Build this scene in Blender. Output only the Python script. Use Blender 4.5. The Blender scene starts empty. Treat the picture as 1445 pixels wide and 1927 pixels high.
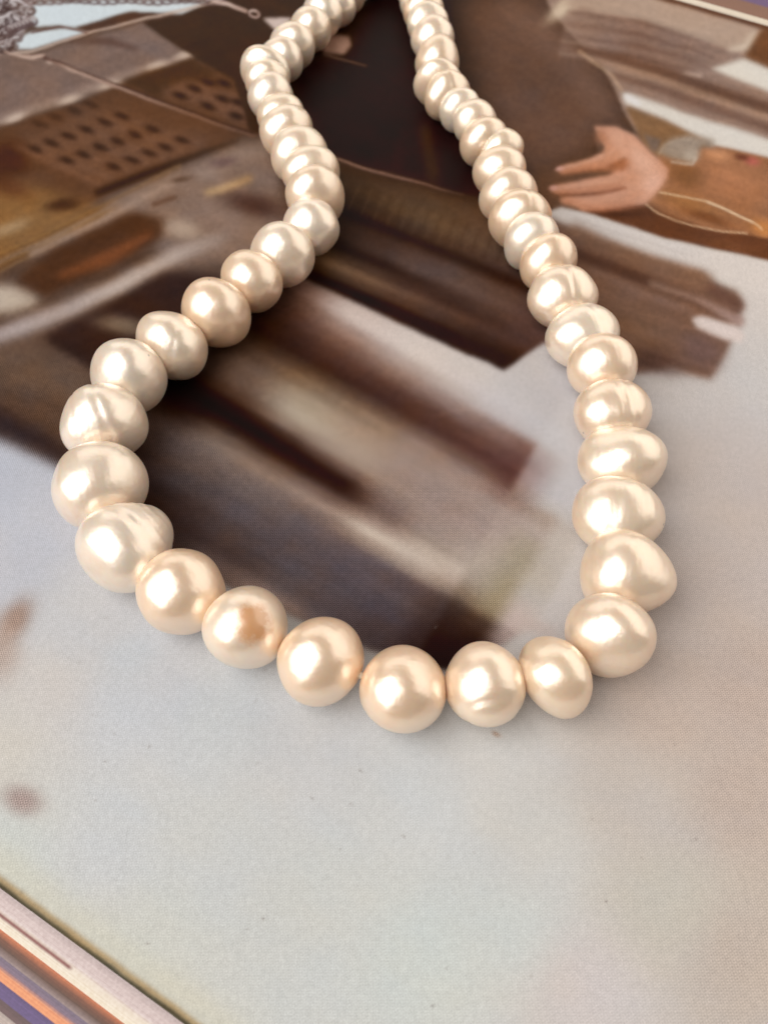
import bpy, math, random
import numpy as np
from mathutils import Vector, Matrix

# ------------------------------------------------------------------ camera, world, lamps, exposure
scene = bpy.context.scene
MM = 0.001
PW, PH = 1445.0, 1927.0          # size of the photograph
F = 1600.0                       # focal length in photo pixels
PITCH = math.radians(54.7)       # camera looks this far below the horizon
CAM_H = 77.0                     # height of the lens over the page, mm

cam = bpy.data.cameras.new('camera')
cam_ob = bpy.data.objects.new('camera', cam)
scene.collection.objects.link(cam_ob)
cam_ob.location = (0, 0, CAM_H * MM)
cam_ob.rotation_euler = (math.pi / 2 - PITCH, 0, 0)
cam.sensor_fit = 'VERTICAL'
cam.sensor_height = 36.0
cam.lens = F / PH * 36.0
cam.clip_start = 0.005
cam.clip_end = 20.0
cam.dof.use_dof = True
cam.dof.focus_distance = 0.086
cam.dof.aperture_fstop = 48.0
scene.camera = cam_ob

world = bpy.data.worlds.new('World')
scene.world = world
world.use_nodes = True
bg = world.node_tree.nodes['Background']
bg.inputs['Color'].default_value = (1.0, 0.90, 0.80, 1)
bg.inputs['Strength'].default_value = 0.13


def area(name, loc, target, sx, sy, power, color):
    l = bpy.data.lights.new(name, 'AREA')
    l.shape = 'RECTANGLE'
    l.size, l.size_y = sx, sy
    l.energy = power
    l.color = color
    o = bpy.data.objects.new(name, l)
    scene.collection.objects.link(o)
    o.location = loc
    d = Vector(target) - Vector(loc)
    o.rotation_euler = d.to_track_quat('-Z', 'Y').to_euler()
    return o


area('window_light', (-0.50, -0.20, 0.58), (0, 0.09, 0), 0.86, 1.10, 11.0, (1.0, 0.97, 0.925))
area('room_light', (0.85, 0.45, 0.55), (0, 0.08, 0), 1.6, 1.0, 6.6, (1.0, 0.90, 0.79))
area('far_room_light', (-0.15, 1.15, 0.60), (0, 0.08, 0), 1.4, 0.7, 3.1, (1.0, 0.92, 0.83))

scene.view_settings.view_transform = 'Standard'
scene.view_settings.look = 'None'
scene.view_settings.exposure = 0.0
scene.view_settings.gamma = 1.0
scene.cycles.max_bounces = 8
scene.cycles.use_denoising = True

# ------------------------------------------------------------------ helpers
C = scene.collection
sp, cp = math.sin(PITCH), math.cos(PITCH)


def ground(x, y, z=0.0):
    """photo pixel -> point (mm) on the level z above the page, and its depth"""
    dx, dy = (x - PW / 2) / F, -(y - PH / 2) / F
    d = np.array([dx, dy * sp + cp, dy * cp - sp])
    s = (z - CAM_H) / d[2]
    return d[0] * s, d[1] * s, s


def pixel(X, Y, Z=0.0):
    """point (mm) -> photo pixel (vectorised)"""
    zc = Y * cp + (CAM_H - Z) * sp
    yc = Y * sp - (CAM_H - Z) * cp
    return PW / 2 + F * X / zc, PH / 2 - F * yc / zc


def lin(c):
    c = np.asarray(c, float) / 255.0
    return np.where(c <= 0.04045, c / 12.92, ((c + 0.055) / 1.055) ** 2.4)


def empty(name, label, cat):
    o = bpy.data.objects.new(name, None)
    C.objects.link(o)
    o.empty_display_size = 0.01
    o['label'] = label
    o['category'] = cat
    return o


def mesh_obj(name, verts, faces, mat, parent=None, smooth=True):
    me = bpy.data.meshes.new(name)
    me.from_pydata([tuple(v) for v in verts], [], faces)
    me.update()
    if smooth:
        me.polygons.foreach_set('use_smooth', [True] * len(me.polygons))
    me.materials.append(mat)
    o = bpy.data.objects.new(name, me)
    C.objects.link(o)
    if parent:
        o.parent = parent
    return o


class NT:
    """small node-tree helper"""

    def __init__(self, name):
        self.m = bpy.data.materials.new(name)
        self.m.use_nodes = True
        self.t = self.m.node_tree
        self.b = self.t.nodes['Principled BSDF']

    def n(self, kind, **kw):
        nd = self.t.nodes.new(kind)
        for k, v in kw.items():
            setattr(nd, k, v)
        return nd

    def l(self, a, b):
        self.t.links.new(a, b)

    def val(self, sock, v):
        if hasattr(v, 'links') or isinstance(v, bpy.types.NodeSocket):
            self.l(v, sock)
        else:
            sock.default_value = v

    def math(self, op, a, b=0.0, clamp=False):
        nd = self.n('ShaderNodeMath', operation=op, use_clamp=clamp)
        self.val(nd.inputs[0], a)
        self.val(nd.inputs[1], b)
        return nd.outputs[0]

    def mix(self, f, a, b, mode='MIX'):
        nd = self.n('ShaderNodeMix', data_type='RGBA', blend_type=mode)
        self.val(nd.inputs[0], f)
        self.val(nd.inputs[6], a)
        self.val(nd.inputs[7], b)
        return nd.outputs[2]

    def noise(self, vec, scale, detail=3.0, rough=0.55):
        nd = self.n('ShaderNodeTexNoise')
        self.l(vec, nd.inputs['Vector'])
        nd.inputs['Scale'].default_value = scale
        nd.inputs['Detail'].default_value = detail
        nd.inputs['Roughness'].default_value = rough
        return nd.outputs[0]

    def ramp(self, fac, stops, interp='LINEAR'):
        nd = self.n('ShaderNodeValToRGB')
        cr = nd.color_ramp
        cr.interpolation = interp
        while len(cr.elements) < len(stops):
            cr.elements.new(0.5)
        for e, (p, c) in zip(cr.elements, stops):
            e.position = p
            e.color = (*c, 1) if len(c) == 3 else c
        self.val(nd.inputs[0], fac)
        return nd.outputs[0]


# ------------------------------------------------------------------ the printed picture (flat print on the page)
S = 0.5
X0, Y0, X1, Y1 = -160, -120, 1605, 2050
CW, CH = int((X1 - X0) * S), int((Y1 - Y0) * S)
gx = X0 + (np.arange(CW) + 0.5) / S
gy = Y0 + (np.arange(CH) + 0.5) / S
GX, GY = np.meshgrid(gx, gy)

# smooth pale ground of the print: control points
CTRL = [
    (0, 900, 186, 187, 196), (60, 980, 198, 198, 205), (0, 1060, 195, 194, 200), (150, 1150, 206, 204, 204),
    (100, 1300, 206, 200, 196), (0, 1400, 206, 200, 192), (250, 1330, 203, 204, 207), (300, 1270, 205, 205, 208), (400, 1350, 204, 206, 207),
    (560, 1420, 205, 204, 204), (0, 1600, 203, 205, 200), (200, 1600, 203, 203, 203), (400, 1600, 203, 203, 201),
    (300, 1750, 204, 204, 198), (600, 1700, 202, 202, 198), (500, 1900, 204, 204, 200), (800, 1500, 203, 204, 204),
    (900, 1420, 205, 201, 196), (1000, 1600, 196, 194, 191), (800, 1800, 200, 203, 198), (1100, 1850, 198, 188, 184), (950, 1750, 197, 199, 195),
    (1200, 1500, 188, 178, 170), (1250, 1700, 187, 180, 169), (1400, 1800, 180, 166, 155), (1400, 1500, 178, 162, 152),
    (1400, 1300, 176, 160, 151), (1250, 1330, 182, 166, 156), (1330, 1100, 182, 168, 160), (1420, 950, 184, 171, 164),
    (1330, 850, 186, 174, 168), (1420, 700, 190, 184, 181), (1300, 760, 190, 182, 178), (1420, 560, 198, 188, 182),
    (1330, 490, 198, 190, 182), (1050, 760, 196, 190, 188), (1050, 900, 194, 190, 190), (1050, 1050, 192, 186, 182),
    (980, 720, 196, 192, 194), (1030, 1150, 190, 184, 182),
]
_num = np.zeros((CH, CW, 3))
_den = np.zeros((CH, CW, 1))
for (cx, cy, r, g, b) in CTRL:
    w = (1.0 / (((GX - cx) ** 2 + (GY - cy) ** 2) + 60.0 ** 2) ** 1.7)[..., None]
    _num += w * np.array([r, g, b], float)
    _den += w
IMG = _num / _den


def _blur(m, s):
    if s < 0.35:
        return m
    r = max(1, int(3 * s))
    k = np.exp(-0.5 * (np.arange(-r, r + 1) / s) ** 2)
    k /= k.sum()
    p = np.pad(m, ((r, r), (0, 0)), mode='edge')
    o = sum(k[i] * p[i:i + m.shape[0]] for i in range(2 * r + 1))
    p = np.pad(o, ((0, 0), (r, r)), mode='edge')
    return sum(k[i] * p[:, i:i + m.shape[1]] for i in range(2 * r + 1))


def _box(x0, y0, x1, y1, pad):
    i0 = max(0, int((x0 - pad - X0) * S)); i1 = min(CW, int((x1 + pad - X0) * S) + 2)
    j0 = max(0, int((y0 - pad - Y0) * S)); j1 = min(CH, int((y1 + pad - Y0) * S) + 2)
    return i0, i1, j0, j1


def _put(bx, m, col):
    i0, i1, j0, j1 = bx
    IMG[j0:j1, i0:i1] = IMG[j0:j1, i0:i1] * (1 - m[..., None]) + np.asarray(col, float) * m[..., None]


def poly(pts, col, blur=4, alpha=1.0):
    p = np.array(pts, float)
    bx = _box(p[:, 0].min(), p[:, 1].min(), p[:, 0].max(), p[:, 1].max(), 3.2 * blur + 3)
    i0, i1, j0, j1 = bx
    if i1 <= i0 or j1 <= j0:
        return
    acc = 0
    for ox, oy in ((-.5, -.5), (.5, -.5), (-.5, .5), (.5, .5)):
        x, y = GX[j0:j1, i0:i1] + ox, GY[j0:j1, i0:i1] + oy
        ins = np.zeros(x.shape, bool)
        for k in range(len(p)):
            xa, ya = p[k]; xb, yb = p[k - 1]
            if ya == yb:
                continue
            c = ((ya > y) != (yb > y)) & (x < (xb - xa) * (y - ya) / (yb - ya) + xa)
            ins ^= c
        acc = acc + ins / 4.0
    _put(bx, _blur(acc.astype(float), blur * S) * alpha, col)


def streak(pts, widths, cols, blur=2, alpha=1.0):
    """polyline with a width and a colour at each point"""
    p = np.array(pts, float)
    n = len(p)
    w = np.full(n, float(widths)) if np.isscalar(widths) else np.array(widths, float)
    c = np.array(cols, float)
    if c.ndim == 1:
        c = np.tile(c, (n, 1))
    bx = _box(p[:, 0].min(), p[:, 1].min(), p[:, 0].max(), p[:, 1].max(), w.max() + 3.2 * blur + 3)
    i0, i1, j0, j1 = bx
    if i1 <= i0 or j1 <= j0:
        return
    x, y = GX[j0:j1, i0:i1], GY[j0:j1, i0:i1]
    best = np.full(x.shape, 1e9); col = np.zeros(x.shape + (3,))
    for k in range(n - 1):
        d = p[k + 1] - p[k]
        t = np.clip(((x - p[k, 0]) * d[0] + (y - p[k, 1]) * d[1]) / max(1e-6, d @ d), 0, 1)
        dist = np.hypot(x - p[k, 0] - t * d[0], y - p[k, 1] - t * d[1]) - (w[k] + (w[k + 1] - w[k]) * t) / 2
        sel = dist < best
        best = np.where(sel, dist, best)
        col = np.where(sel[..., None], c[k] + (c[k + 1] - c[k]) * t[..., None], col)
    m = np.clip(0.5 - best / 2.0, 0, 1)
    _put(bx, _blur(m, blur * S) * alpha, col)


def blob(cx, cy, rx, ry, ang, col, alpha=1.0):
    R = 2.6 * max(rx, ry)
    bx = _box(cx - R, cy - R, cx + R, cy + R, 2)
    i0, i1, j0, j1 = bx
    if i1 <= i0 or j1 <= j0:
        return
    x, y = GX[j0:j1, i0:i1] - cx, GY[j0:j1, i0:i1] - cy
    a = math.radians(ang)
    u = (x * math.cos(a) + y * math.sin(a)) / rx
    v = (-x * math.sin(a) + y * math.cos(a)) / ry
    _put(bx, np.exp(-(u * u + v * v) ** 1.3) * alpha, col)


#PRINT_BEGIN
rp = random.Random(5)
# --- the dark masses of the blurred street
poly([(-160, -120), (1605, -120), (1605, 500), (1445, 490), (1250, 452), (1045, 395), (1080, 600), (1110, 690), (1020, 640), (940, 697),
      (560, 520), (520, 560), (600, 610), (960, 790), (1008, 830), (1000, 890), (940, 930), (900, 1000), (910, 1100), (935, 1150), (960, 1195),
      (840, 1260), (700, 1220), (600, 1180), (450, 1110), (330, 1050), (110, 868), (0, 822), (-160, 770)], (88, 70, 60), 12)
# tower blocks inside the loop: colours read along (s) and across (w) the direction of the blur
def field(origin, ang, sc, wc, rows, mask, blur, mblur):
    c, q = math.cos(math.radians(ang)), math.sin(math.radians(ang))
    p = np.array(mask, float)
    bx = _box(p[:, 0].min(), p[:, 1].min(), p[:, 0].max(), p[:, 1].max(), 30)
    i0, i1, j0, j1 = bx
    x, y = GX[j0:j1, i0:i1] - origin[0], GY[j0:j1, i0:i1] - origin[1]
    s_, w_ = np.clip(x * c + y * q, sc[0], sc[-1] - .01), np.clip(-x * q + y * c, wc[0], wc[-1] - .01)
    T = np.array(rows, float).reshape(len(wc), len(sc), 3)
    si, wi = np.searchsorted(sc, s_, side='right') - 1, np.searchsorted(wc, w_, side='right') - 1
    sc_, wc_ = np.array(sc, float), np.array(wc, float)
    fs = (s_ - sc_[si]) / (sc_[si + 1] - sc_[si]); fw = (w_ - wc_[wi]) / (wc_[wi + 1] - wc_[wi])
    fs, fw = (fs * fs * (3 - 2 * fs))[..., None], (fw * fw * (3 - 2 * fw))[..., None]
    col = T[wi, si] * (1 - fs) * (1 - fw) + T[wi, si + 1] * fs * (1 - fw) + T[wi + 1, si] * (1 - fs) * fw + T[wi + 1, si + 1] * fs * fw
    col = np.stack([_blur(col[..., k], blur * S) for k in range(3)], -1)
    acc = np.zeros(x.shape, bool)
    X_, Y_ = GX[j0:j1, i0:i1], GY[j0:j1, i0:i1]
    for k in range(len(p)):
        xa, ya = p[k]; xb, yb = p[k - 1]
        if ya != yb:
            acc ^= ((ya > Y_) != (yb > Y_)) & (X_ < (xb - xa) * (Y_ - ya) / (yb - ya) + xa)
    _put(bx, _blur(acc.astype(float), mblur * S), col)


PL = (190, 186, 187)
SC1 = [-120, 0, 120, 252, 350, 460, 529, 547, 620, 660, 720]
WC1 = [-30, 0, 25, 50, 80, 105, 125, 150, 180, 210, 235, 255, 275, 295, 312, 335, 352, 380, 420, 460, 500, 540]
R1 = [
    [(70, 50, 42), (122, 96, 86), (198, 180, 172), (208, 195, 188), (204, 194, 189), (197, 190, 188), (192, 187, 188), PL, PL, PL, (190, 184, 183)],
    [(60, 42, 35), (130, 102, 92), (212, 194, 186), (214, 200, 192), (206, 195, 191), (198, 191, 190), (192, 188, 190), (191, 188, 190), PL, PL, (190, 184, 184)],
    [(58, 40, 34), (100, 75, 65), (152, 128, 118), (176, 157, 148), (186, 172, 166), (191, 181, 179), (190, 184, 185), PL, PL, PL, PL],
    [(56, 38, 32), (84, 60, 52), (118, 92, 82), (140, 116, 106), (146, 124, 116), (138, 114, 106), (124, 96, 88), (168, 154, 152), PL, PL, PL],
    [(54, 36, 30), (66, 46, 39), (82, 58, 50), (84, 60, 52), (90, 66, 58), (102, 76, 68), (102, 74, 68), (148, 130, 128), PL, PL, PL],
    [(52, 34, 28), (58, 40, 34), (64, 44, 38), (70, 49, 43), (76, 54, 49), (80, 56, 52), (82, 58, 56), (148, 130, 128), (188, 184, 186), PL, PL],
    [(56, 40, 32), (72, 54, 44), (88, 68, 55), (100, 78, 66), (106, 84, 74), (104, 82, 74), (92, 68, 64), (142, 122, 114), (185, 179, 177), (188, 183, 181), PL],
    [(66, 48, 40), (98, 78, 66), (132, 111, 93), (142, 120, 103), (143, 121, 109), (144, 123, 113), (132, 108, 99), (136, 114, 103), (160, 144, 133), (180, 171, 165), (188, 182, 178)],
    [(74, 56, 47), (114, 95, 84), (164, 147, 128), (156, 136, 121), (150, 131, 121), (151, 133, 125), (152, 135, 127), (156, 139, 131), (166, 152, 144), (182, 174, 168), (188, 182, 178)],
    [(64, 48, 41), (110, 92, 83), (180, 165, 148), (164, 146, 132), (147, 129, 121), (146, 129, 122), (152, 136, 130), (160, 144, 137), (160, 148, 134), (180, 171, 163), (188, 181, 176)],
    [(46, 31, 26), (82, 64, 56), (142, 124, 112), (160, 142, 130), (149, 131, 122), (148, 131, 125), (156, 140, 134), (166, 151, 143), (156, 145, 128), (178, 169, 160), (187, 180, 175)],
    [(36, 22, 18), (46, 30, 26), (72, 54, 47), (106, 86, 78), (140, 121, 112), (150, 134, 127), (160, 145, 137), (167, 153, 143), (152, 141, 124), (178, 169, 160), (187, 180, 175)],
    [(34, 20, 17), (35, 20, 17), (38, 23, 20), (50, 34, 30), (122, 103, 96), (149, 133, 125), (164, 149, 140), (168, 154, 143), (150, 138, 120), (178, 170, 162), (187, 180, 175)],
    [(50, 36, 31), (62, 46, 40), (56, 40, 35), (54, 38, 34), (112, 94, 87), (152, 137, 127), (165, 151, 141), (168, 154, 142), (150, 138, 118), (180, 172, 166), (188, 181, 177)],
    [(80, 64, 56), (98, 82, 72), (92, 76, 68), (94, 77, 70), (132, 115, 107), (164, 149, 137), (167, 153, 142), (164, 150, 138), (150, 138, 118), (184, 172, 166), (190, 182, 178)],
    [(92, 77, 70), (118, 102, 92), (122, 105, 95), (130, 113, 104), (182, 167, 154), (172, 157, 145), (158, 143, 133), (150, 135, 122), (146, 134, 114), (190, 174, 168), (190, 182, 178)],
    [(84, 71, 67), (104, 91, 85), (106, 94, 90), (108, 95, 91), (138, 122, 112), (152, 137, 126), (130, 115, 105), (118, 104, 93), (136, 124, 106), (190, 173, 167), (190, 182, 178)],
    [(72, 60, 57), (90, 80, 78), (94, 86, 86), (90, 81, 82), (88, 78, 79), (82, 71, 71), (72, 60, 57), (66, 53, 48), (72, 58, 52), (160, 142, 136), (190, 181, 177)],
    [(58, 46, 43), (76, 67, 66), (86, 78, 80), (82, 74, 76), (80, 72, 75), (76, 68, 70), (60, 49, 47), (52, 39, 36), (48, 35, 32), (120, 102, 97), (188, 180, 176)],
    [(46, 34, 31), (62, 51, 49), (76, 66, 65), (82, 74, 76), (80, 73, 76), (72, 64, 67), (54, 43, 42), (44, 31, 29), (44, 31, 29), (120, 102, 97), (186, 180, 176)],
    [(44, 32, 29), (54, 42, 39), (68, 57, 55), (86, 75, 73), (78, 69, 70), (68, 60, 62), (52, 41, 41), (44, 32, 30), (44, 32, 30), (120, 102, 97), (186, 180, 176)],
    [(44, 32, 29), (60, 48, 45), (98, 84, 80), (128, 112, 106), (100, 86, 82), (80, 70, 70), (58, 48, 48), (48, 36, 34), (48, 36, 34), (120, 102, 97), (186, 180, 176)],
]
R1 = [[tuple(v * (1.12 if w > 300 else 0.97) for v in c) if si < 7 else c for si, c in enumerate(r)] for w, r in zip(WC1, R1)]  # lower rows lightened in colour to offset the pearls' cast shadows
field((560, 540), 29.4, SC1, WC1, R1, [(300, 690), (520, 520), (560, 518), (948, 696), (1030, 640), (1110, 690), (1110, 900), (1080, 1050), (1010, 1180), (962, 1202), (840, 1262),
      (700, 1222), (600, 1182), (450, 1112), (330, 1052), (200, 960), (180, 800)], 5, 5)
# upper block between the two strings
SC2 = [-20, 40, 120, 200, 280, 360, 430, 500]
WC2 = [-110, -75, -40, -15, 3, 28, 50, 70, 88, 104, 120, 138, 165, 190]
R2 = [
    [(62, 45, 35), (66, 48, 37), (72, 54, 41), (76, 57, 44), (80, 61, 48), (86, 67, 55), (90, 71, 61), (94, 75, 66)],
    [(70, 52, 40), (74, 56, 43), (80, 61, 47), (84, 65, 50), (88, 68, 55), (90, 71, 60), (92, 73, 64), (96, 76, 66)],
    [(66, 49, 38), (76, 58, 44), (86, 67, 51), (91, 72, 56), (92, 73, 60), (89, 71, 61), (85, 67, 59), (90, 72, 64)],
    [(58, 42, 33), (60, 44, 34), (68, 51, 41), (74, 56, 46), (76, 58, 49), (76, 58, 50), (74, 56, 50), (76, 58, 52)],
    [(42, 28, 22), (42, 28, 23), (43, 29, 24), (47, 32, 27), (52, 37, 31), (54, 38, 33), (56, 40, 35), (62, 46, 40)],
    [(50, 36, 30), (58, 43, 37), (68, 52, 46), (82, 65, 59), (86, 69, 62), (87, 69, 62), (84, 65, 58), (82, 63, 57)],
    [(48, 34, 28), (58, 43, 37), (74, 58, 52), (90, 73, 67), (94, 76, 69), (91, 73, 67), (86, 66, 60), (84, 64, 58)],
    [(46, 32, 26), (48, 34, 28), (50, 35, 30), (60, 44, 38), (70, 53, 47), (78, 60, 53), (82, 62, 56), (82, 62, 56)],
    [(70, 52, 40), (84, 64, 49), (76, 58, 48), (66, 49, 43), (64, 47, 41), (70, 52, 46), (80, 60, 54), (80, 60, 54)],
    [(104, 79, 60), (120, 93, 71), (110, 86, 69), (94, 73, 62), (80, 61, 53), (72, 54, 48), (78, 58, 52), (78, 58, 52)],
    [(72, 52, 40), (80, 60, 46), (80, 61, 50), (78, 59, 51), (72, 54, 47), (62, 45, 39), (64, 46, 40), (66, 48, 42)],
    [(42, 27, 21), (40, 25, 20), (40, 25, 21), (42, 27, 23), (45, 30, 25), (48, 33, 28), (50, 35, 30), (52, 37, 32)],
    [(46, 30, 25), (44, 29, 24), (44, 29, 24), (46, 30, 26), (48, 33, 28), (50, 35, 30), (52, 37, 32), (54, 39, 34)],
    [(46, 30, 25), (44, 29, 24), (44, 29, 24), (46, 30, 26), (48, 33, 28), (52, 37, 32), (58, 43, 38), (58, 43, 38)],
]
field((620, 380), 23, SC2, WC2, R2, [(590, 296), (880, 368), (1010, 400), (1110, 690), (1027, 640), (948, 697), (560, 518), (530, 480)], 3, 4)
for k in range(30):
    x = 640 + 12 * k
    streak([(x + 12, 338 + 4.4 * k), (x - 8, 385 + 4.4 * k)], 2.6, (62, 45, 34) if k % 2 else (104, 82, 65), 1.8, 0.4)
# --- left: street canyon
poly([(-160, 110), (0, 95), (70, 100), (270, 42), (368, 110), (290, 128), (100, 195), (-160, 290)], (118, 99, 91), 4)
streak([(130, 80), (210, 78), (260, 92)], [4, 14, 6], (84, 62, 54), 4, 0.8)
streak([(-160, 275), (0, 228), (120, 190), (220, 150), (362, 102)], [22, 16, 14, 14, 8], (152, 131, 119), 6, 0.9)
for x, y in ((30, 222), (132, 188), (207, 160), (296, 124), (350, 102)):
    blob(x, y, 22, 9, -18, (196, 174, 158), 0.9)
poly([(-160, 295), (0, 240), (150, 192), (240, 152), (365, 110), (480, 140), (520, 240), (440, 262), (190, 372), (0, 470), (-160, 540)], (92, 65, 48), 4)
poly([(232, 152), (362, 110), (410, 140), (320, 170), (300, 186)], (72, 50, 34), 5)
poly([(30, 268), (190, 200), (400, 268), (190, 350)], (110, 80, 62), 10, 0.7)
poly([(-160, 300), (40, 262), (60, 320), (-160, 420)], (66, 38, 24), 10, 0.8)
poly([(300, 172), (350, 148), (478, 190), (480, 240)], (112, 82, 66), 6, 0.8)
for j in range(6):
    streak([(171 - 32.5 * j + 60, 205 + 12.5 * j + 14), (345 - 32.5 * j + 30, 272 + 12.5 * j)], 5, (126, 95, 80), 3.5, 0.5)
    for i in range(-1, 3):
        if (i, j) in ((-1, 5), (2, 5), (-1, 4)):
            continue
        blob(229 + 58 * i - 32.5 * j + rp.uniform(-1.5, 1.5), 218 + 22.5 * i + 12.5 * j + rp.uniform(-1, 1), 16.5, 7, 20, (58, 39, 29), 0.9 if i >= 0 else 0.6)
for x, y in ((1180, 465), (1100, 500), (1020, 540), (1260, 558), (1180, 600), (1340, 655), (1350, 580), (1270, 470)):
    blob(x / 3.01, y / 3.01, 16, 7, 20, (52, 34, 24), 0.9)
streak([(186, 362), (300, 318), (445, 266)], [16, 14, 8], (54, 36, 25), 4)
streak([(30, 275), (190, 348)], 8, (128, 94, 76), 5, 0.6)
poly([(-160, 430), (30, 340), (190, 388), (100, 440), (-160, 560)], (126, 94, 62), 12)
blob(120, 385, 34, 13, -10, (62, 40, 28), 0.9)
blob(15, 430, 40, 12, -20, (160, 136, 108), 0.7)
blob(20, 350, 40, 20, 20, (88, 56, 38), 0.8)
for k in range(7):
    o = 9 * k
    streak([(-60, 505 + o * .6), (90, 438 + o * .55), (200, 384 + o * .4), (340, 310 + o * .6)], 4,
           [(150, 114, 70), (110, 78, 50), (146, 116, 84), (150, 128, 112)][k % 4], 2.5, 0.65)
poly([(190, 390), (330, 320), (450, 270), (520, 260), (540, 480), (340, 500), (300, 470), (260, 410)], (126, 106, 95), 10)
streak([(60, 478), (200, 412), (330, 340)], [14, 14, 10], (154, 132, 118), 5, 0.85)
streak([(380, 330), (450, 290), (500, 280)], 24, (140, 122, 112), 8, 0.8)
blob(420, 305, 26, 10, -10, (104, 84, 82), 0.8)
blob(340, 338, 22, 6, -10, (88, 68, 56), 0.8)
streak([(390, 362), (420, 355), (470, 335)], [10, 14, 12], [(190, 158, 118), (202, 168, 126), (168, 132, 94)], 5)
blob(480, 385, 60, 22, 15, (74, 54, 49), 0.95)
blob(420, 420, 60, 20, 15, (128, 108, 98), 0.6)
streak([(290, 385), (330, 372)], 8, (80, 56, 44), 3, 0.7)
poly([(25, 535), (100, 470), (255, 398), (312, 412), (305, 445), (230, 490), (85, 555)], (76, 52, 38), 7)
streak([(110, 520), (210, 482), (280, 440)], [10, 26, 14], (122, 76, 50), 7, 0.85)
streak([(-160, 700), (0, 632), (110, 590), (220, 540), (330, 480), (420, 445)], [40, 34, 30, 30, 26, 20],
       [(150, 136, 134), (166, 153, 150), (164, 149, 143), (188, 171, 161), (180, 162, 151), (140, 122, 112)], 8)
blob(345, 430, 34, 18, 15, (172, 150, 132), 0.9)
streak([(-60, 560), (20, 562), (60, 565)], [60, 50, 24], (188, 172, 156), 9, 0.95)
streak([(60, 540), (200, 520), (270, 480)], 8, (60, 42, 34), 6, 0.5)
poly([(82, 632), (200, 575), (310, 512), (420, 520), (400, 600), (260, 660), (180, 700)], (56, 41, 37), 7)
blob(232, 612, 50, 17, 10, (124, 104, 86), 0.9)
streak([(100, 640), (190, 690)], 18, (46, 34, 31), 7, 0.8)
poly([(-160, 660), (60, 645), (180, 700), (150, 760), (0, 720), (-160, 740)], (98, 80, 69), 14)
streak([(-160, 760), (0, 790), (80, 835), (140, 870)], [60, 50, 40, 30], (56, 46, 46), 12, 0.95)
blob(330, 760, 70, 40, 30, (36, 22, 18), 0.7)
# --- the long dark coat
poly([(270, 42), (330, 22), (410, 0), (440, -120), (1010, -120), (1030, 10), (1075, 66), (1130, 118), (1160, 172), (1172, 206), (1196, 248), (1150, 242), (1120, 240),
      (1125, 290), (1050, 318), (1040, 395), (900, 372), (620, 296), (470, 245), (440, 150), (365, 108)], (62, 44, 33), 2.5)
poly([(560, 130), (660, 100), (760, -120), (850, 0), (860, 200), (920, 360), (880, 368), (620, 296), (570, 200)], (42, 26, 19), 14)
poly([(870, 0), (1015, -20), (1075, 66), (1130, 118), (1165, 180), (1190, 245), (1120, 240), (1120, 290), (1040, 318), (1030, 380), (960, 300), (900, 150)], (97, 73, 61), 22)
streak([(960, 20), (1080, 120), (1130, 200)], 40, (112, 88, 76), 14, 0.5)
streak([(1170, 190), (1188, 245)], 10, (78, 56, 42), 4, 0.8)
streak([(800, 240), (815, 330)], 22, (78, 58, 48), 9, 0.7)
streak([(760, 250), (740, 330)], 16, (58, 40, 31), 8, 0.6)
poly([(1010, 300), (1040, 318), (1120, 292), (1175, 300), (1150, 330), (1035, 395), (1000, 380)], (92, 68, 54), 6)
# strap, chain and seam lines
streak([(618, 294), (700, 320), (800, 345), (872, 366)], [4, 4.5, 3.5, 2], [(150, 118, 102), (138, 108, 96), (120, 92, 80), (92, 70, 58)], 1.4)
streak([(610, 102), (690, 122)], [3, 2], (150, 118, 100), 1.6, 0.8)
poly([(608, 58), (656, 68), (660, 84), (646, 100), (608, 98)], (176, 140, 122), 3)
poly([(495, 33), (552, 32), (522, 60)], (206, 186, 178), 2.5)
# open sky and the bag chain at the top
poly([(38, 26), (72, 4), (250, 0), (392, 4), (340, 26), (246, 23), (142, 53), (110, 48), (70, 50)], (208, 216, 220), 2.5)
poly([(30, 74), (60, 60), (122, 53), (172, 60), (62, 92), (30, 92)], (206, 214, 218), 2.5)
poly([(142, 52), (246, 23), (345, 26), (172, 60)], (76, 54, 44), 3)
streak([(-40, 104), (62, 96), (172, 61), (280, 34), (402, 4)], [6, 5, 5, 5, 4], [(190, 172, 160), (178, 158, 146), (176, 152, 138), (182, 160, 146), (196, 172, 158)], 1.6)
streak([(60, 62), (112, 50), (165, 62)], 3, (92, 62, 54), 1.4)


def ring(cx, cy, rx, ry, ang, w, col, hi):
    a = math.radians(ang)
    pts = []
    for k in range(15):
        t = 2 * math.pi * k / 14
        x, y = rx * math.cos(t), ry * math.sin(t)
        pts.append((cx + x * math.cos(a) - y * math.sin(a), cy + x * math.sin(a) + y * math.cos(a)))
    streak(pts, w, col, 1.2)
    streak(pts[8:12], w * .6, hi, 1.0, 0.9)


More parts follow.
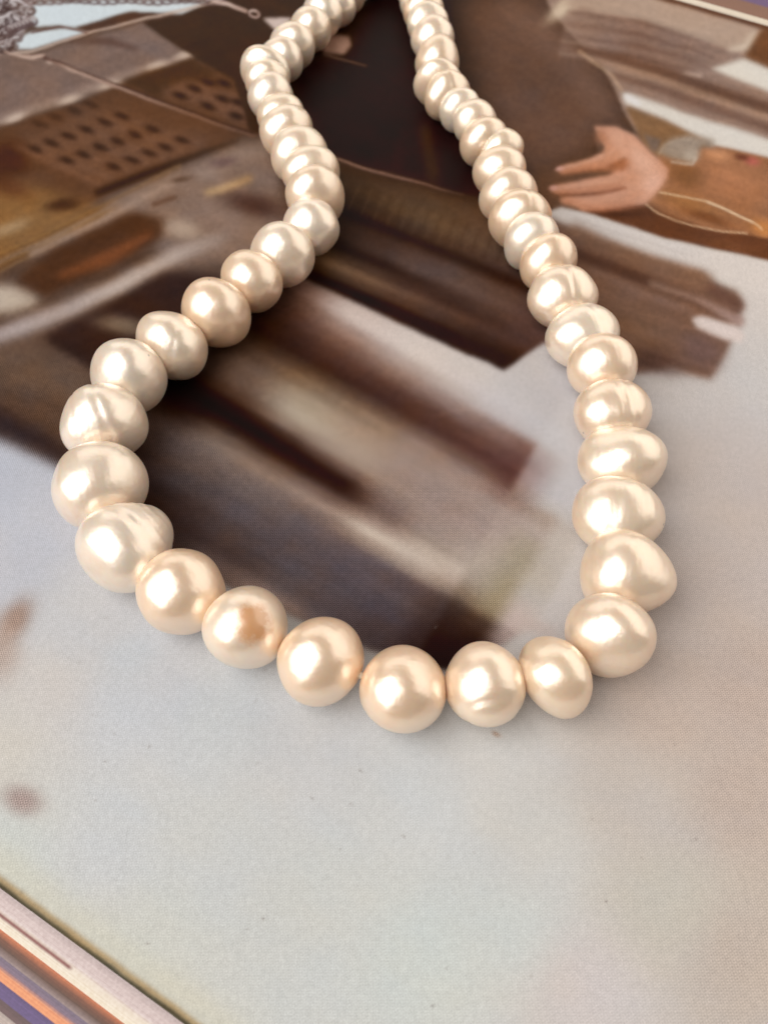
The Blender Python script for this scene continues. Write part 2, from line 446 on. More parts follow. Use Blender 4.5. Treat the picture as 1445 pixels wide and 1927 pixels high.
poly([(-160, -120), (60, -120), (64, 20), (40, 70), (0, 96), (-160, 110)], (196, 186, 186), 3)
for k in range(62):
    x, y = rp.uniform(-30, 62), rp.uniform(-20, 96)
    if x > 66 - 0.35 * y:
        continue
    ring(x, y, rp.uniform(8, 13), rp.uniform(4, 7), rp.uniform(-60, 60), 4.2,
         rp.choice([(84, 68, 66), (66, 50, 48), (110, 96, 94)]), rp.choice([(238, 236, 236), (208, 202, 202)]))
for k in range(22):
    ring(58 + 17 * k, 2 + 2 * math.sin(k), 11, 5, 8, 3.2, (104, 86, 84), (226, 216, 214))
for k in range(7):
    ring(62 - 7 * k, 38 + 3 * k, 9, 6, 40, 4, (88, 70, 68), (228, 220, 218))
streak([(402, 2), (430, 8), (462, 20)], 7, [(200, 172, 160), (206, 180, 168), (176, 146, 132)], 1.4)
ring(478, 25, 10, 6, 12, 4, (178, 150, 140), (220, 196, 186))
streak([(8, 98), (62, 108), (82, 104)], [3, 8, 5], (186, 160, 146), 1.4)
blob(97, 116, 9, 5, 0, (200, 176, 162), 0.9)
streak([(84, 108), (130, 128), (232, 168), (350, 212), (478, 256)], [5, 8, 6, 6, 4],
       [(80, 56, 50), (172, 146, 132), (150, 124, 112), (122, 92, 76), (112, 84, 70)], 1.5)
streak([(100, 112), (150, 132), (232, 163), (350, 206), (478, 250)], 2.4, (58, 38, 32), 1.2, 0.9)
# --- right: traffic blur
poly([(1020, -120), (1605, -120), (1605, 330), (1445, 300), (1240, 250), (1196, 246), (1172, 206), (1160, 172), (1130, 118), (1075, 66), (1030, 6)], (136, 113, 101), 2.5)
blob(1062, 14, 40, 15, -38, (206, 184, 160), 0.95)
poly([(1130, -60), (1285, 0), (1418, 50), (1425, 75), (1372, 96), (1230, 48), (1060, 10)], (164, 141, 125), 5)
for k in range(8):
    o = 11 * k
    streak([(1070 - o * .2, 22 + o), (1200, 42 + o), (1300, 72 + o * .95), (1385 - o * .9, 104 + o * .62)], [8, 12, 10, 6],
           [(118, 96, 86), (100, 76, 66), (108, 85, 75), (122, 99, 88)] if k % 2 == 0 else [(138, 116, 104), (122, 98, 88), (124, 101, 90), (136, 113, 100)], 3.5, 0.8)
for k in range(70):
    x, y = rp.uniform(1090, 1370), rp.uniform(-10, 25)
    yy = y + (x - 1090) * 0.3 + 20
    streak([(x, yy), (x + rp.uniform(10, 26), yy + rp.uniform(2, 8))], 2, rp.choice([(112, 90, 80), (150, 126, 112)]), 1.6, 0.35)
streak([(1372, 94), (1405, 88), (1422, 62)], [8, 18, 12], (204, 186, 168), 5, 0.9)
poly([(1398, 108), (1426, 60), (1445, 48), (1605, 90), (1605, 175), (1445, 130)], (98, 66, 44), 5)
poly([(1336, 128), (1372, 118), (1398, 110), (1445, 128), (1605, 185), (1605, 230), (1445, 172)], (208, 200, 190), 4)
streak([(1290, 138), (1318, 142)], 8, (190, 166, 150), 4, 0.9)
streak([(1090, 92), (1170, 112), (1280, 150), (1445, 205), (1605, 258)], [10, 20, 26, 26, 24], (94, 68, 55), 5, 0.95)
streak([(1110, 110), (1200, 135), (1330, 182), (1445, 222)], [6, 14, 16, 16], (148, 121, 103), 4, 0.8)
streak([(1150, 140), (1250, 170), (1445, 240), (1605, 290)], [8, 16, 18, 18], (104, 80, 69), 4, 0.9)
streak([(1090, 96), (1150, 140), (1170, 168)], 5, (184, 156, 130), 2.5, 0.7)
poly([(1170, 172), (1192, 178), (1300, 215), (1445, 262), (1605, 320), (1605, 380), (1445, 298), (1345, 276), (1250, 225), (1176, 196)], (206, 198, 189), 4)
streak([(1180, 182), (1200, 195)], 10, (214, 208, 206), 3)
# face and neck lying on the right
poly([(1176, 198), (1250, 226), (1345, 272), (1320, 280), (1240, 300), (1205, 262)], (122, 92, 66), 4)
poly([(1240, 290), (1300, 300), (1318, 276), (1350, 274), (1445, 297), (1605, 330), (1605, 560), (1445, 480), (1300, 440), (1212, 388)], (136, 97, 72), 2.5)
blob(1380, 345, 70, 36, 15, (156, 110, 82), 0.8)
blob(1350, 290, 24, 12, 10, (186, 134, 98), 0.8)
blob(1290, 330, 34, 22, 20, (112, 78, 52), 0.8)
blob(1300, 385, 60, 18, 20, (148, 105, 70), 0.8)
blob(1330, 408, 50, 9, 18, (98, 62, 40), 0.8)
blob(1415, 303, 16, 9, 10, (160, 92, 82), 0.9)
blob(1396, 296, 14, 6, 10, (90, 52, 40), 0.8)
blob(1440, 430, 30, 16, 20, (178, 122, 74), 0.8)
poly([(1236, 284), (1262, 262), (1300, 252), (1345, 262), (1345, 276), (1320, 272), (1306, 308), (1264, 300)], (142, 126, 112), 5)
blob(1300, 292, 16, 12, 0, (172, 158, 144), 0.7)
streak([(1240, 290), (1250, 272), (1276, 264), (1300, 262)], 1.6, (184, 168, 150), 1.5, 0.7)
streak([(1262, 305), (1302, 309), (1310, 296)], 2.4, (206, 196, 184), 1.6, 0.8)
poly([(1210, 250), (1245, 262), (1238, 284), (1226, 284)], (110, 92, 80), 3)
poly([(1040, 388), (1100, 396), (1215, 384), (1250, 402), (1330, 428), (1405, 440), (1445, 448), (1605, 520), (1605, 540), (1445, 490), (1250, 448), (1130, 408)], (90, 58, 41), 2.5)
blob(1370, 460, 60, 10, 14, (112, 74, 52), 0.7)
blob(1140, 400, 60, 8, 4, (66, 42, 32), 0.8)
# hand
poly([(1118, 236), (1158, 239), (1195, 255), (1224, 284), (1257, 320), (1253, 334), (1231, 366), (1215, 385), (1189, 388), (1096, 397), (1085, 388), (1057, 382), (1054, 372),
      (1080, 369), (1141, 361), (1173, 353), (1141, 360), (1051, 365), (1036, 358), (1037, 350), (1076, 341), (1147, 328), (1172, 305), (1150, 316), (1100, 322), (1058, 326),
      (1046, 319), (1050, 314), (1093, 304), (1134, 288), (1139, 276), (1126, 255)], (188, 140, 116), 3)
streak([(1056, 320), (1110, 314), (1160, 305)], 9, (152, 98, 70), 5, 0.65)
streak([(1046, 360), (1100, 358), (1165, 349)], 9, (156, 102, 76), 5, 0.65)
streak([(1062, 378), (1120, 392), (1190, 386)], 10, (158, 104, 78), 5, 0.6)
blob(1130, 256, 14, 14, 0, (150, 106, 84), 0.6)
streak([(1155, 250), (1195, 285), (1225, 322), (1215, 355)], [16, 30, 34, 28], (204, 158, 135), 9, 0.7)
streak([(1060, 326), (1140, 317), (1176, 300), (1170, 318)], [2, 5, 8, 4], (118, 76, 54), 3, 0.85)
streak([(1050, 367), (1130, 362), (1176, 352)], [2, 5, 4], (122, 78, 58), 2.2, 0.85)
streak([(1060, 314), (1110, 302), (1150, 286)], 5, (212, 166, 142), 3, 0.6)
streak([(1050, 354), (1100, 346), (1160, 338)], 5, (204, 156, 130), 3, 0.6)
streak([(1080, 384), (1130, 378), (1190, 372)], 6, (196, 146, 120), 3.5, 0.6)
streak([(1130, 252), (1148, 275), (1140, 292)], 6, (156, 108, 82), 4, 0.6)
streak([(1094, 398), (1180, 391), (1212, 388)], 3, (128, 84, 64), 2, 0.7)
blob(1165, 312, 22, 10, -20, (150, 98, 70), 0.7)
blob(1205, 300, 30, 16, 45, (208, 162, 140), 0.7)
blob(1228, 345, 22, 16, -40, (212, 166, 146), 0.7)
streak([(1090, 312), (1140, 300), (1165, 288)], 7, (178, 122, 90), 5, 0.6)
streak([(1080, 356), (1150, 346), (1190, 330)], 6, (176, 124, 96), 5, 0.6)
streak([(1100, 388), (1160, 380), (1210, 360)], 7, (178, 126, 100), 5, 0.6)
blob(1052, 317, 8, 4, -10, (206, 158, 146), 0.8)
blob(1042, 353, 9, 5, -5, (202, 152, 138), 0.8)
streak([(1176, 262), (1185, 290), (1176, 318)], 5, (164, 112, 88), 5, 0.5)
# hoop
def curve(pts, n=8):
    p = np.array(pts, float)
    p = np.vstack([2 * p[0] - p[1], p, 2 * p[-1] - p[-2]])
    out = []
    for k in range(1, len(p) - 2):
        for t in np.arange(n) / n:
            out.append(0.5 * (2 * p[k] + (p[k + 1] - p[k - 1]) * t + (2 * p[k - 1] - 5 * p[k] + 4 * p[k + 1] - p[k + 2]) * t * t + (3 * p[k] - p[k - 1] - 3 * p[k + 1] + p[k + 2]) * t ** 3))
    return out + [p[-2]]


streak(curve([(1214, 385), (1240, 402), (1290, 420), (1350, 433), (1405, 438)]), 2.2, (214, 180, 146), 1.0)
streak(curve([(1240, 362), (1290, 370), (1340, 383), (1390, 405), (1420, 420), (1432, 430)]), 2.4, (214, 182, 146), 1.0)
streak(curve([(1330, 381), (1380, 400), (1415, 418)]), 2.0, (232, 208, 178), 1.0, 0.8)
# white kerb under the face
poly([(1030, 398), (1056, 389), (1120, 404), (1250, 449), (1445, 491), (1605, 540), (1605, 640), (1445, 560), (1330, 515), (1180, 470), (1080, 428), (1035, 412)], (202, 192, 186), 2.5)
streak([(1080, 410), (1200, 450), (1300, 482)], 3, (180, 168, 162), 2, 0.6)
# dark block right of the string
poly([(1020, 404), (1085, 430), (1200, 474), (1326, 512), (1340, 530), (1386, 548), (1396, 565), (1390, 610), (1374, 650), (1338, 716), (1258, 690), (1200, 704), (1110, 690), (1040, 520)],
     (108, 83, 70), 6)
streak([(1080, 432), (1200, 488), (1330, 528)], 26, (118, 92, 77), 8, 0.8)
streak([(1085, 478), (1160, 506), (1300, 560), (1370, 600)], [24, 22, 16, 10], (76, 54, 45), 6)
streak([(1110, 510), (1230, 560), (1300, 585)], 10, (124, 100, 90), 6, 0.7)
streak([(1225, 532), (1310, 562), (1392, 604)], [10, 12, 20], [(128, 106, 94), (134, 110, 100), (150, 126, 118)], 5)
streak([(1340, 545), (1390, 575)], 24, (92, 68, 60), 6, 0.8)
blob(1200, 610, 70, 40, 25, (112, 86, 70), 0.7)
blob(1230, 680, 60, 24, 15, (74, 55, 49), 0.8)
blob(1320, 660, 40, 34, 35, (104, 83, 78), 0.9)
poly([(1300, 598), (1320, 594), (1385, 612), (1402, 628), (1396, 644), (1360, 638), (1310, 616)], (206, 190, 183), 4)
# soft stains in the pale part
blob(30, 1165, 46, 26, -55, (150, 124, 110), 0.8)
blob(0, 1220, 40, 60, 0, (176, 152, 138), 0.7)
blob(42, 1505, 38, 27, 15, (160, 140, 134), 0.85)
blob(250, 1230, 60, 40, -30, (198, 206, 214), 0.4)
blob(1010, 1180, 40, 16, 20, (188, 172, 166), 0.6)
blob(934, 1382, 9, 4, 30, (168, 138, 118), 0.8)
for k in range(60):
    x, y = rp.uniform(0, 1445), rp.uniform(1150, 1927)
    streak([(x, y), (x + rp.uniform(-5, 5), y + rp.uniform(-5, 5))], 2.2, (120, 110, 105), 0.9, rp.uniform(.2, .7))
# near trim of the sheet: yellowish tint, tan edge, edge shadow painted dark
_ex = [-160, 0, 345, 500]
_ey = lambda x: 1671 + (1926 - 1671) * x / 345.0
streak([(x, _ey(x) - 44) for x in _ex], 60, (210, 203, 180), 24, 0.6)
streak([(x, _ey(x) - 15) for x in _ex], 13, (168, 142, 104), 4, 0.95)
streak([(x, _ey(x) - 3) for x in _ex], 11, (78, 72, 58), 2.5)
# dark line along the far trim
streak([(1180, -26), (1280, 6), (1445, 52), (1605, 97)], 9, (84, 54, 38), 3)
#PRINT_END


def vnoise(u, v, seed):
    r = np.random.RandomState(seed).rand(256, 256)
    i, j = np.floor(u).astype(int), np.floor(v).astype(int)
    fu, fv = u - i, v - j
    fu, fv = fu * fu * (3 - 2 * fu), fv * fv * (3 - 2 * fv)
    g = lambda p, q: r[p % 256, q % 256]
    return (g(i, j) * (1 - fu) * (1 - fv) + g(i + 1, j) * fu * (1 - fv) + g(i, j + 1) * (1 - fu) * fv + g(i + 1, j + 1) * fu * fv)


def fnoise(x, y, ang, l1, l2, seed, oct=3):
    c, q = math.cos(math.radians(ang)), math.sin(math.radians(ang))
    u, v = (x * c + y * q) / l1, (-x * q + y * c) / l2
    return sum(vnoise(u * 2 ** k + 7 * k, v * 2 ** k + 13 * k, seed + k) * 0.5 ** k for k in range(oct)) / sum(0.5 ** k for k in range(oct)) - 0.5


# motion-blur grain of the printed photograph: streaky in the street, finer in the coat
_lum = IMG.mean(-1)
_dk = np.clip((175 - _lum) / 60.0, 0, 1)
_left = np.clip((480 - GX - 0.15 * GY) / 90.0, 0, 1) * np.clip((760 - GY) / 120.0, 0, 1)
_right = np.clip((GX - 1050) / 60.0, 0, 1)
_st = (_left * fnoise(GX, GY, -21, 150, 14, 3, 2) + (1 - _left) * ((1 - _right) * fnoise(GX, GY, 29, 240, 20, 9, 2) + _right * fnoise(GX, GY, 17, 200, 10, 17, 2)))
_mt = fnoise(GX, GY, 20, 30, 16, 31)
_fine = fnoise(GX, GY, 0, 5, 4, 51, 2)
IMG *= (1 + _dk * (0.12 * _st + 0.08 * _mt) + (0.04 + 0.08 * _dk) * _fine)[..., None]
IMG += (_dk * 10 * fnoise(GX, GY, 10, 60, 40, 71))[..., None] * np.array([1.0, 0.1, -0.8])
IMG += ((1 - _dk) * 5 * fnoise(GX, GY, 30, 120, 80, 81))[..., None] * np.array([1.0, 0.2, -0.9])

IMG *= (1 + 0.085 * np.clip((GX - 500) / 900, 0, 1.2))[..., None]      # print colours brightened towards the right to offset the window lamp's falloff
_g = IMG.mean(-1, keepdims=True)
IMG = _g + (IMG - _g) * (1 + 0.08 * _dk[..., None])
IMG = IMG + _dk[..., None] * (IMG - 105) * 0.10
IMG = np.clip(IMG, 0, 255)
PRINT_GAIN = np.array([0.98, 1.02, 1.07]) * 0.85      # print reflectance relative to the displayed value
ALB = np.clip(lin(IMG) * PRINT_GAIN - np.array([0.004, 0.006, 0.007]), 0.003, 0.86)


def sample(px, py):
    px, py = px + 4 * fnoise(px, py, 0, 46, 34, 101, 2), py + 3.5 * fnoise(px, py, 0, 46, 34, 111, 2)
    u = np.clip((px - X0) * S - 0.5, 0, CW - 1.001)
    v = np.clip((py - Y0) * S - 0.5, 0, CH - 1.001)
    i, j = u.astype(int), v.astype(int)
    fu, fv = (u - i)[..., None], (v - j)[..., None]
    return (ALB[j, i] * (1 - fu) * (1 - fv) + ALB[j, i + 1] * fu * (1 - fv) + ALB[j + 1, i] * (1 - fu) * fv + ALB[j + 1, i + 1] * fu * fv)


# ------------------------------------------------------------------ materials
def paper_material():
    t = NT('coated_print')
    tc = t.n('ShaderNodeTexCoord').outputs['Object']
    at = t.n('ShaderNodeAttribute', attribute_name='print')
    col = at.outputs['Color']
    lum = t.n('ShaderNodeRGBToBW')
    t.l(col, lum.inputs[0])

    def screen(angle, period):
        mp = t.n('ShaderNodeMapping')
        mp.inputs['Rotation'].default_value = (0, 0, math.radians(angle))
        k = 2 * math.pi / (period * MM)
        mp.inputs['Scale'].default_value = (k, k, k)
        t.l(tc, mp.inputs['Vector'])
        s = t.n('ShaderNodeSeparateXYZ')
        t.l(mp.outputs[0], s.inputs[0])
        return t.math('MULTIPLY', t.math('SINE', s.outputs[0]), t.math('SINE', s.outputs[1]))
    k = screen(45, 0.30)
    c = screen(15, 0.30)
    dark = t.ramp(lum.outputs[0], [(0.0, (.30,) * 3), (0.05, (.52,) * 3), (0.25, (.34,) * 3), (0.45, (.10,) * 3), (0.6, (.02,) * 3)])
    v = t.math('ADD', t.math('MULTIPLY', t.math('MULTIPLY', t.math('ADD', k, c), dark), at.outputs['Alpha']), 1.0)
    n1 = t.noise(tc, 9000, 2, 0.6)
    n2 = t.noise(tc, 1500, 3, 0.6)
    g = t.math('ADD', 1.0, t.math('MULTIPLY', t.math('SUBTRACT', n1, 0.5), 0.55))
    g = t.math('MULTIPLY', g, t.math('ADD', 1.0, t.math('MULTIPLY', t.math('SUBTRACT', n2, 0.5), 0.16)))
    mp = t.n('ShaderNodeMapping')
    mp.inputs['Rotation'].default_value = (0, 0, math.radians(-52))
    mp.inputs['Scale'].default_value = (1.0, 0.16, 1.0)
    t.l(tc, mp.inputs['Vector'])
    fib = t.noise(mp.outputs[0], 7000, 3, 0.65)
    g = t.math('MULTIPLY', g, t.math('ADD', 1.0, t.math('MULTIPLY', t.math('SUBTRACT', fib, 0.5), t.math('MULTIPLY', t.noise(tc, 40, 2), 0.36))))
    v = t.math('MULTIPLY', v, g)
    vm = t.n('ShaderNodeVectorMath', operation='SCALE')
    t.l(col, vm.inputs[0]); t.l(v, vm.inputs['Scale'])
    t.l(vm.outputs[0], t.b.inputs['Base Color'])
    t.b.inputs['Roughness'].default_value = 0.5
    t.b.inputs['Specular IOR Level'].default_value = 0.05
    bp = t.n('ShaderNodeBump')
    bp.inputs['Strength'].default_value = 0.12
    bp.inputs['Distance'].default_value = 0.00006
    t.l(t.math('ADD', t.noise(tc, 2600, 4, 0.6), t.math('MULTIPLY', t.noise(tc, 60, 2), 2.0)), bp.inputs['Height'])
    t.l(bp.outputs[0], t.b.inputs['Normal'])
    return t.m


def sheet_material(name, near, far, span, line=None):
    """lower sheets: print in bands that run along the trimmed edges (attributes da, db: mm beyond the top page)"""
    t = NT(name)
    tc = t.n('ShaderNodeTexCoord').outputs['Object']
    da = t.n('ShaderNodeAttribute', attribute_name='da').outputs['Fac']
    db = t.n('ShaderNodeAttribute', attribute_name='db').outputs['Fac']
    wob = t.math('MULTIPLY', t.math('SUBTRACT', t.noise(tc, 300, 2), 0.5), 0.15)
    ra = t.ramp(t.math('DIVIDE', t.math('ADD', da, wob), span[0]), [(p, tuple(lin(c) * 0.88)) for p, c in near])
    rb = t.ramp(t.math('DIVIDE', t.math('ADD', db, wob), span[1]), [(p, tuple(lin(c) * 0.88)) for p, c in far])
    col = t.mix(t.math('GREATER_THAN', db, -0.5), ra, rb)
    if line:
        al = t.n('ShaderNodeAttribute', attribute_name='al').outputs['Fac']
        prof = t.ramp(t.math('DIVIDE', t.math('ABSOLUTE', t.math('SUBTRACT', da, line[0])), line[1]), [(0.2, (1, 1, 1)), (1.0, (0, 0, 0))])
        m = t.math('MULTIPLY', prof, t.math('MULTIPLY', t.math('SUBTRACT', line[2], al), 2.0, True))
        col = t.mix(m, col, (*lin(line[3]), 1))
    cv_ = t.n('ShaderNodeCombineXYZ')
    t.l(da, cv_.inputs[0]); t.l(db, cv_.inputs[1])
    col = t.mix(0.35, col, t.ramp(t.noise(cv_.outputs[0], 9.0, 3, 0.7), [(0.3, (.12, .12, .12)), (0.7, (.85, .85, .85))]), 'OVERLAY')
    n = t.noise(tc, 4000, 2)
    col = t.mix(0.12, col, t.ramp(n, [(0.3, (0, 0, 0)), (0.7, (1, 1, 1))]), 'OVERLAY')
    t.l(col, t.b.inputs['Base Color'])
    t.b.inputs['Roughness'].default_value = 0.45
    return t.m


def pearl_material(stain=None):
    t = NT('nacre')
    tc = t.n('ShaderNodeTexCoord').outputs['Object']
    oi = t.n('ShaderNodeObjectInfo')
    rnd = oi.outputs['Random']
    off = t.n('ShaderNodeVectorMath', operation='ADD')
    t.l(tc, off.inputs[0])
    sc = t.n('ShaderNodeVectorMath', operation='SCALE')
    t.l(oi.outputs['Location'], sc.inputs[0]); sc.inputs['Scale'].default_value = 7.0
    t.l(sc.outputs[0], off.inputs[1])
    P = off.outputs[0]
    body = t.ramp(rnd, [(0.0, (0.97, 0.71, 0.49)), (0.3, (0.97, 0.77, 0.60)), (0.55, (0.98, 0.82, 0.69)), (0.75, (0.97, 0.73, 0.54)), (1.0, (0.97, 0.67, 0.45))])
    cloud = t.noise(P, 420, 4, 0.6)
    body = t.mix(t.math('MULTIPLY', t.ramp(cloud, [(0.45, (0, 0, 0)), (0.75, (1, 1, 1))]), 0.45), body, (0.88, 0.54, 0.34, 1))
    pit = t.n('ShaderNodeTexVoronoi')
    t.l(P, pit.inputs['Vector']); pit.inputs['Scale'].default_value = 190
    body = t.mix(t.math('LESS_THAN', pit.outputs['Distance'], 0.028), body, (0.10, 0.06, 0.04, 1))
    # faint growth rings across the drill hole
    s = t.n('ShaderNodeSeparateXYZ')
    t.l(P, s.inputs[0])
    w = t.math('ADD', t.math('MULTIPLY', s.outputs[1], 9000), t.math('MULTIPLY', t.noise(P, 500, 3), 8.0))
    ringv = t.math('SINE', w)
    if stain:
        dn = t.n('ShaderNodeVectorMath', operation='NORMALIZE')
        t.l(tc, dn.inputs[0])
        ds = t.n('ShaderNodeVectorMath', operation='DISTANCE')
        t.l(dn.outputs[0], ds.inputs[0]); ds.inputs[1].default_value = stain
        e = t.math('ADD', ds.outputs['Value'], t.math('MULTIPLY', t.math('SUBTRACT', t.noise(tc, 900, 4, 0.7), 0.5), 0.55))
        body = t.mix(t.ramp(e, [(0.28, (1, 1, 1)), (0.58, (0, 0, 0))]), body, (0.66, 0.35, 0.16, 1))
    t.l(body, t.b.inputs['Base Color'])
    t.b.inputs['Roughness'].default_value = 0.32
    t.b.inputs['Specular IOR Level'].default_value = 0.6
    t.b.inputs['Coat Weight'].default_value = 0.6
    t.b.inputs['Coat Roughness'].default_value = 0.14
    t.b.inputs['Subsurface Weight'].default_value = 0.5
    t.b.inputs['Subsurface Radius'].default_value = (0.0020, 0.0012, 0.0006)
    t.b.inputs['Subsurface Scale'].default_value = 1.0
    nac = t.n('ShaderNodeBsdfGlossy')                 # the reflecting nacre layers, paler than the body under them
    nac.inputs['Color'].default_value = (1.0, 0.925, 0.83, 1)
    nac.inputs['Roughness'].default_value = 0.33
    ms = t.n('ShaderNodeMixShader')
    lw = t.n('ShaderNodeLayerWeight')
    lw.inputs['Blend'].default_value = 0.35
    share = t.ramp(lw.outputs['Facing'], [(0.0, (.52,) * 3), (0.45, (.45,) * 3), (0.85, (.26,) * 3)])
    if stain:
        share = t.mix(t.ramp(e, [(0.28, (1, 1, 1)), (0.58, (0, 0, 0))]), share, (0.16, 0.16, 0.16, 1))
    t.l(share, ms.inputs[0])
    t.l(t.b.outputs[0], ms.inputs[1]); t.l(nac.outputs[0], ms.inputs[2])
    t.l(ms.outputs[0], t.t.nodes['Material Output'].inputs['Surface'])
    bp = t.n('ShaderNodeBump')
    bp.inputs['Strength'].default_value = 0.45
    bp.inputs['Distance'].default_value = 0.00012
    h = t.math('ADD', t.math('MULTIPLY', ringv, 0.035), t.math('ADD', t.noise(P, 700, 3), t.math('MULTIPLY', t.noise(P, 5000, 2), 0.05)))
    t.l(h, bp.inputs['Height'])
    t.l(bp.outputs[0], t.b.inputs['Normal'])
    t.l(bp.outputs[0], nac.inputs['Normal'])
    return t.m


def plain(name, c, rough=0.6):
    t = NT(name)
    tc = t.n('ShaderNodeTexCoord').outputs['Object']
    n = t.noise(tc, 60, 4)
    c = np.array(c)
    t.l(t.ramp(n, [(0.3, tuple(c * 0.8)), (0.7, tuple(c * 1.15))]), t.b.inputs['Base Color'])
    t.b.inputs['Roughness'].default_value = rough
    return t.m


M_PAGE, M_PEARL = paper_material(), pearl_material()
M_THREAD = plain('silk_thread', (0.75, 0.66, 0.52), 0.8)
M_TABLE = plain('table_wood', (0.16, 0.09, 0.05), 0.5)

# ------------------------------------------------------------------ the magazine
magazine = empty('magazine', 'glossy magazine page printed with a blurred brown street scene, lying under the pearls', 'magazine')
a0, a1 = np.array(ground(0, 1671)[:2]), np.array(ground(345, 1926)[:2])
b0, b1 = np.array(ground(1275, 0)[:2]), np.array(ground(1445, 49)[:2])


def yline(p, q, x):
    return p[1] + (q[1] - p[1]) * (x - p[0]) / (q[0] - p[0])


def top_page():
    xs = np.concatenate([np.linspace(-150, -84, 12), np.linspace(-82, 82, 821), np.linspace(84, 170, 14)])
    t = np.linspace(0, 1, 640)
    t = 0.42 * t + 0.58 * t ** 2
    ya = np.maximum(yline(a0, a1, xs), -60.0)
    # fine rows only where the picture needs them
    yb = yline(b0, b1, xs)
    yb = np.minimum(yb, 230)
    Y = ya[None, :] + (yb - ya)[None, :] * t[:, None]
    X = np.broadcast_to(xs[None, :], Y.shape)
    px, py = pixel(X, Y)
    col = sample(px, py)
    Z = 0.10 * np.sin(X / 23.0 + 1.0) * np.sin(Y / 31.0) * 0.6 - 0.05
    nr, nc = Y.shape
    co = np.stack([X, Y, Z], -1).reshape(-1, 3) * MM
    idx = np.arange(nr * nc).reshape(nr, nc)
    q = np.stack([idx[:-1, :-1], idx[:-1, 1:], idx[1:, 1:], idx[1:, :-1]], -1).reshape(-1, 4)
    # trimmed edge: a 0.12 mm skirt along the near and far trims
    n0 = len(co)
    low = co[idx[0]] + np.array([0, 0, -0.12 * MM])
    high = co[idx[-1]] + np.array([0, 0, -0.12 * MM])
    co = np.concatenate([co, low, high])
    li, hi = n0 + np.arange(nc), n0 + nc + np.arange(nc)
    q = np.concatenate([q, np.stack([li[:-1], li[1:], idx[0, 1:], idx[0, :-1]], -1), np.stack([idx[-1, :-1], idx[-1, 1:], hi[1:], hi[:-1]], -1)])
    me = bpy.data.meshes.new('page')
    me.vertices.add(len(co)); me.vertices.foreach_set('co', co.ravel())
    me.loops.add(q.size); me.loops.foreach_set('vertex_index', q.ravel().astype(np.int32))
    me.polygons.add(len(q))
    me.polygons.foreach_set('loop_start', np.arange(0, q.size, 4, dtype=np.int32))
    me.polygons.foreach_set('use_smooth', np.ones(len(q), bool))
    me.update(calc_edges=True)
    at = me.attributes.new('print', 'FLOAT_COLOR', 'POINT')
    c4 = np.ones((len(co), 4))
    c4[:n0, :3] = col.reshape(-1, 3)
    c4[:n0, 3] = np.clip((Y - ya[None, :] - 0.8) / 1.5, 0, 1).ravel()          # no screen over the tint and edge shadow painted at the rim
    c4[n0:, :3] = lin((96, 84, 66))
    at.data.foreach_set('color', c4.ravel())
    me.materials.append(M_PAGE)
    o = bpy.data.objects.new('page', me)
    C.objects.link(o)
    o.parent = magazine
    o['label'] = 'uppermost page, printed with a blurred street and a coat, hand and hoop earring'
    return o


top_page()
da_ = (a1 - a0) / np.linalg.norm(a1 - a0)          # along the near trim
na_ = np.array([da_[1], -da_[0]])                  # outwards, away from the page
if na_[1] > 0:
    na_ = -na_
db_ = (b1 - b0) / np.linalg.norm(b1 - b0)
nb_ = np.array([-db_[1], db_[0]])
if nb_[1] < 0:
    nb_ = -nb_


def out_mm(y):
    """how far outside the near trim the pixel (0, y) lies"""
    return float((np.array(ground(0, y)[:2]) - a0) @ na_)


def sheet(k, z, oa, ob, mat):
    th = 0.11
    rows = []
    for d, (p, dr, nn, o) in ((0, (b0, db_, nb_, ob)), (1, (b0, db_, nb_, -3.0)), (2, (a0, da_, na_, -3.0)), (3, (a0, da_, na_, oa))):
        r = []
        for s in np.linspace(-150, 170, 17):
            w = 0.10 * math.sin(s / 37.0 + k * 1.7)
            q = p + dr * s + nn * (o + (w if o > 0 else 0))
            r.append((q[0], q[1], z, (o if d > 1 else -3.0), (o if d < 2 else -3.0), s))
        rows.append(r)
    V, A = [], []
    for r in rows:
        for v in r:
            V.append((v[0] * MM, v[1] * MM, v[2] * MM)); A.append(v[3:])
    n = 17
    Fc = [(i * n + j, i * n + j + 1, (i + 1) * n + j + 1, (i + 1) * n + j) for i in range(3) for j in range(n - 1)]
    nv = len(V)
    V += [(x, y, zz - th * MM) for x, y, zz in V]; A += A
    Fc += [tuple(i + nv for i in reversed(f)) for f in Fc]
    rim = list(range(n)) + [n * i + n - 1 for i in range(1, 4)] + list(range(4 * n - 2, 3 * n - 1, -1)) + [2 * n, n]
    for i in range(len(rim)):
        u, v = rim[i], rim[(i + 1) % len(rim)]
        Fc.append((u, v, v + nv, u + nv))
    o = mesh_obj('page', V, Fc, mat, magazine, smooth=False)
    for i, nm in enumerate(('da', 'db', 'al')):
        at = o.data.attributes.new(nm, 'FLOAT', 'POINT')
        at.data.foreach_set('value', [a[i] for a in A])
    return o


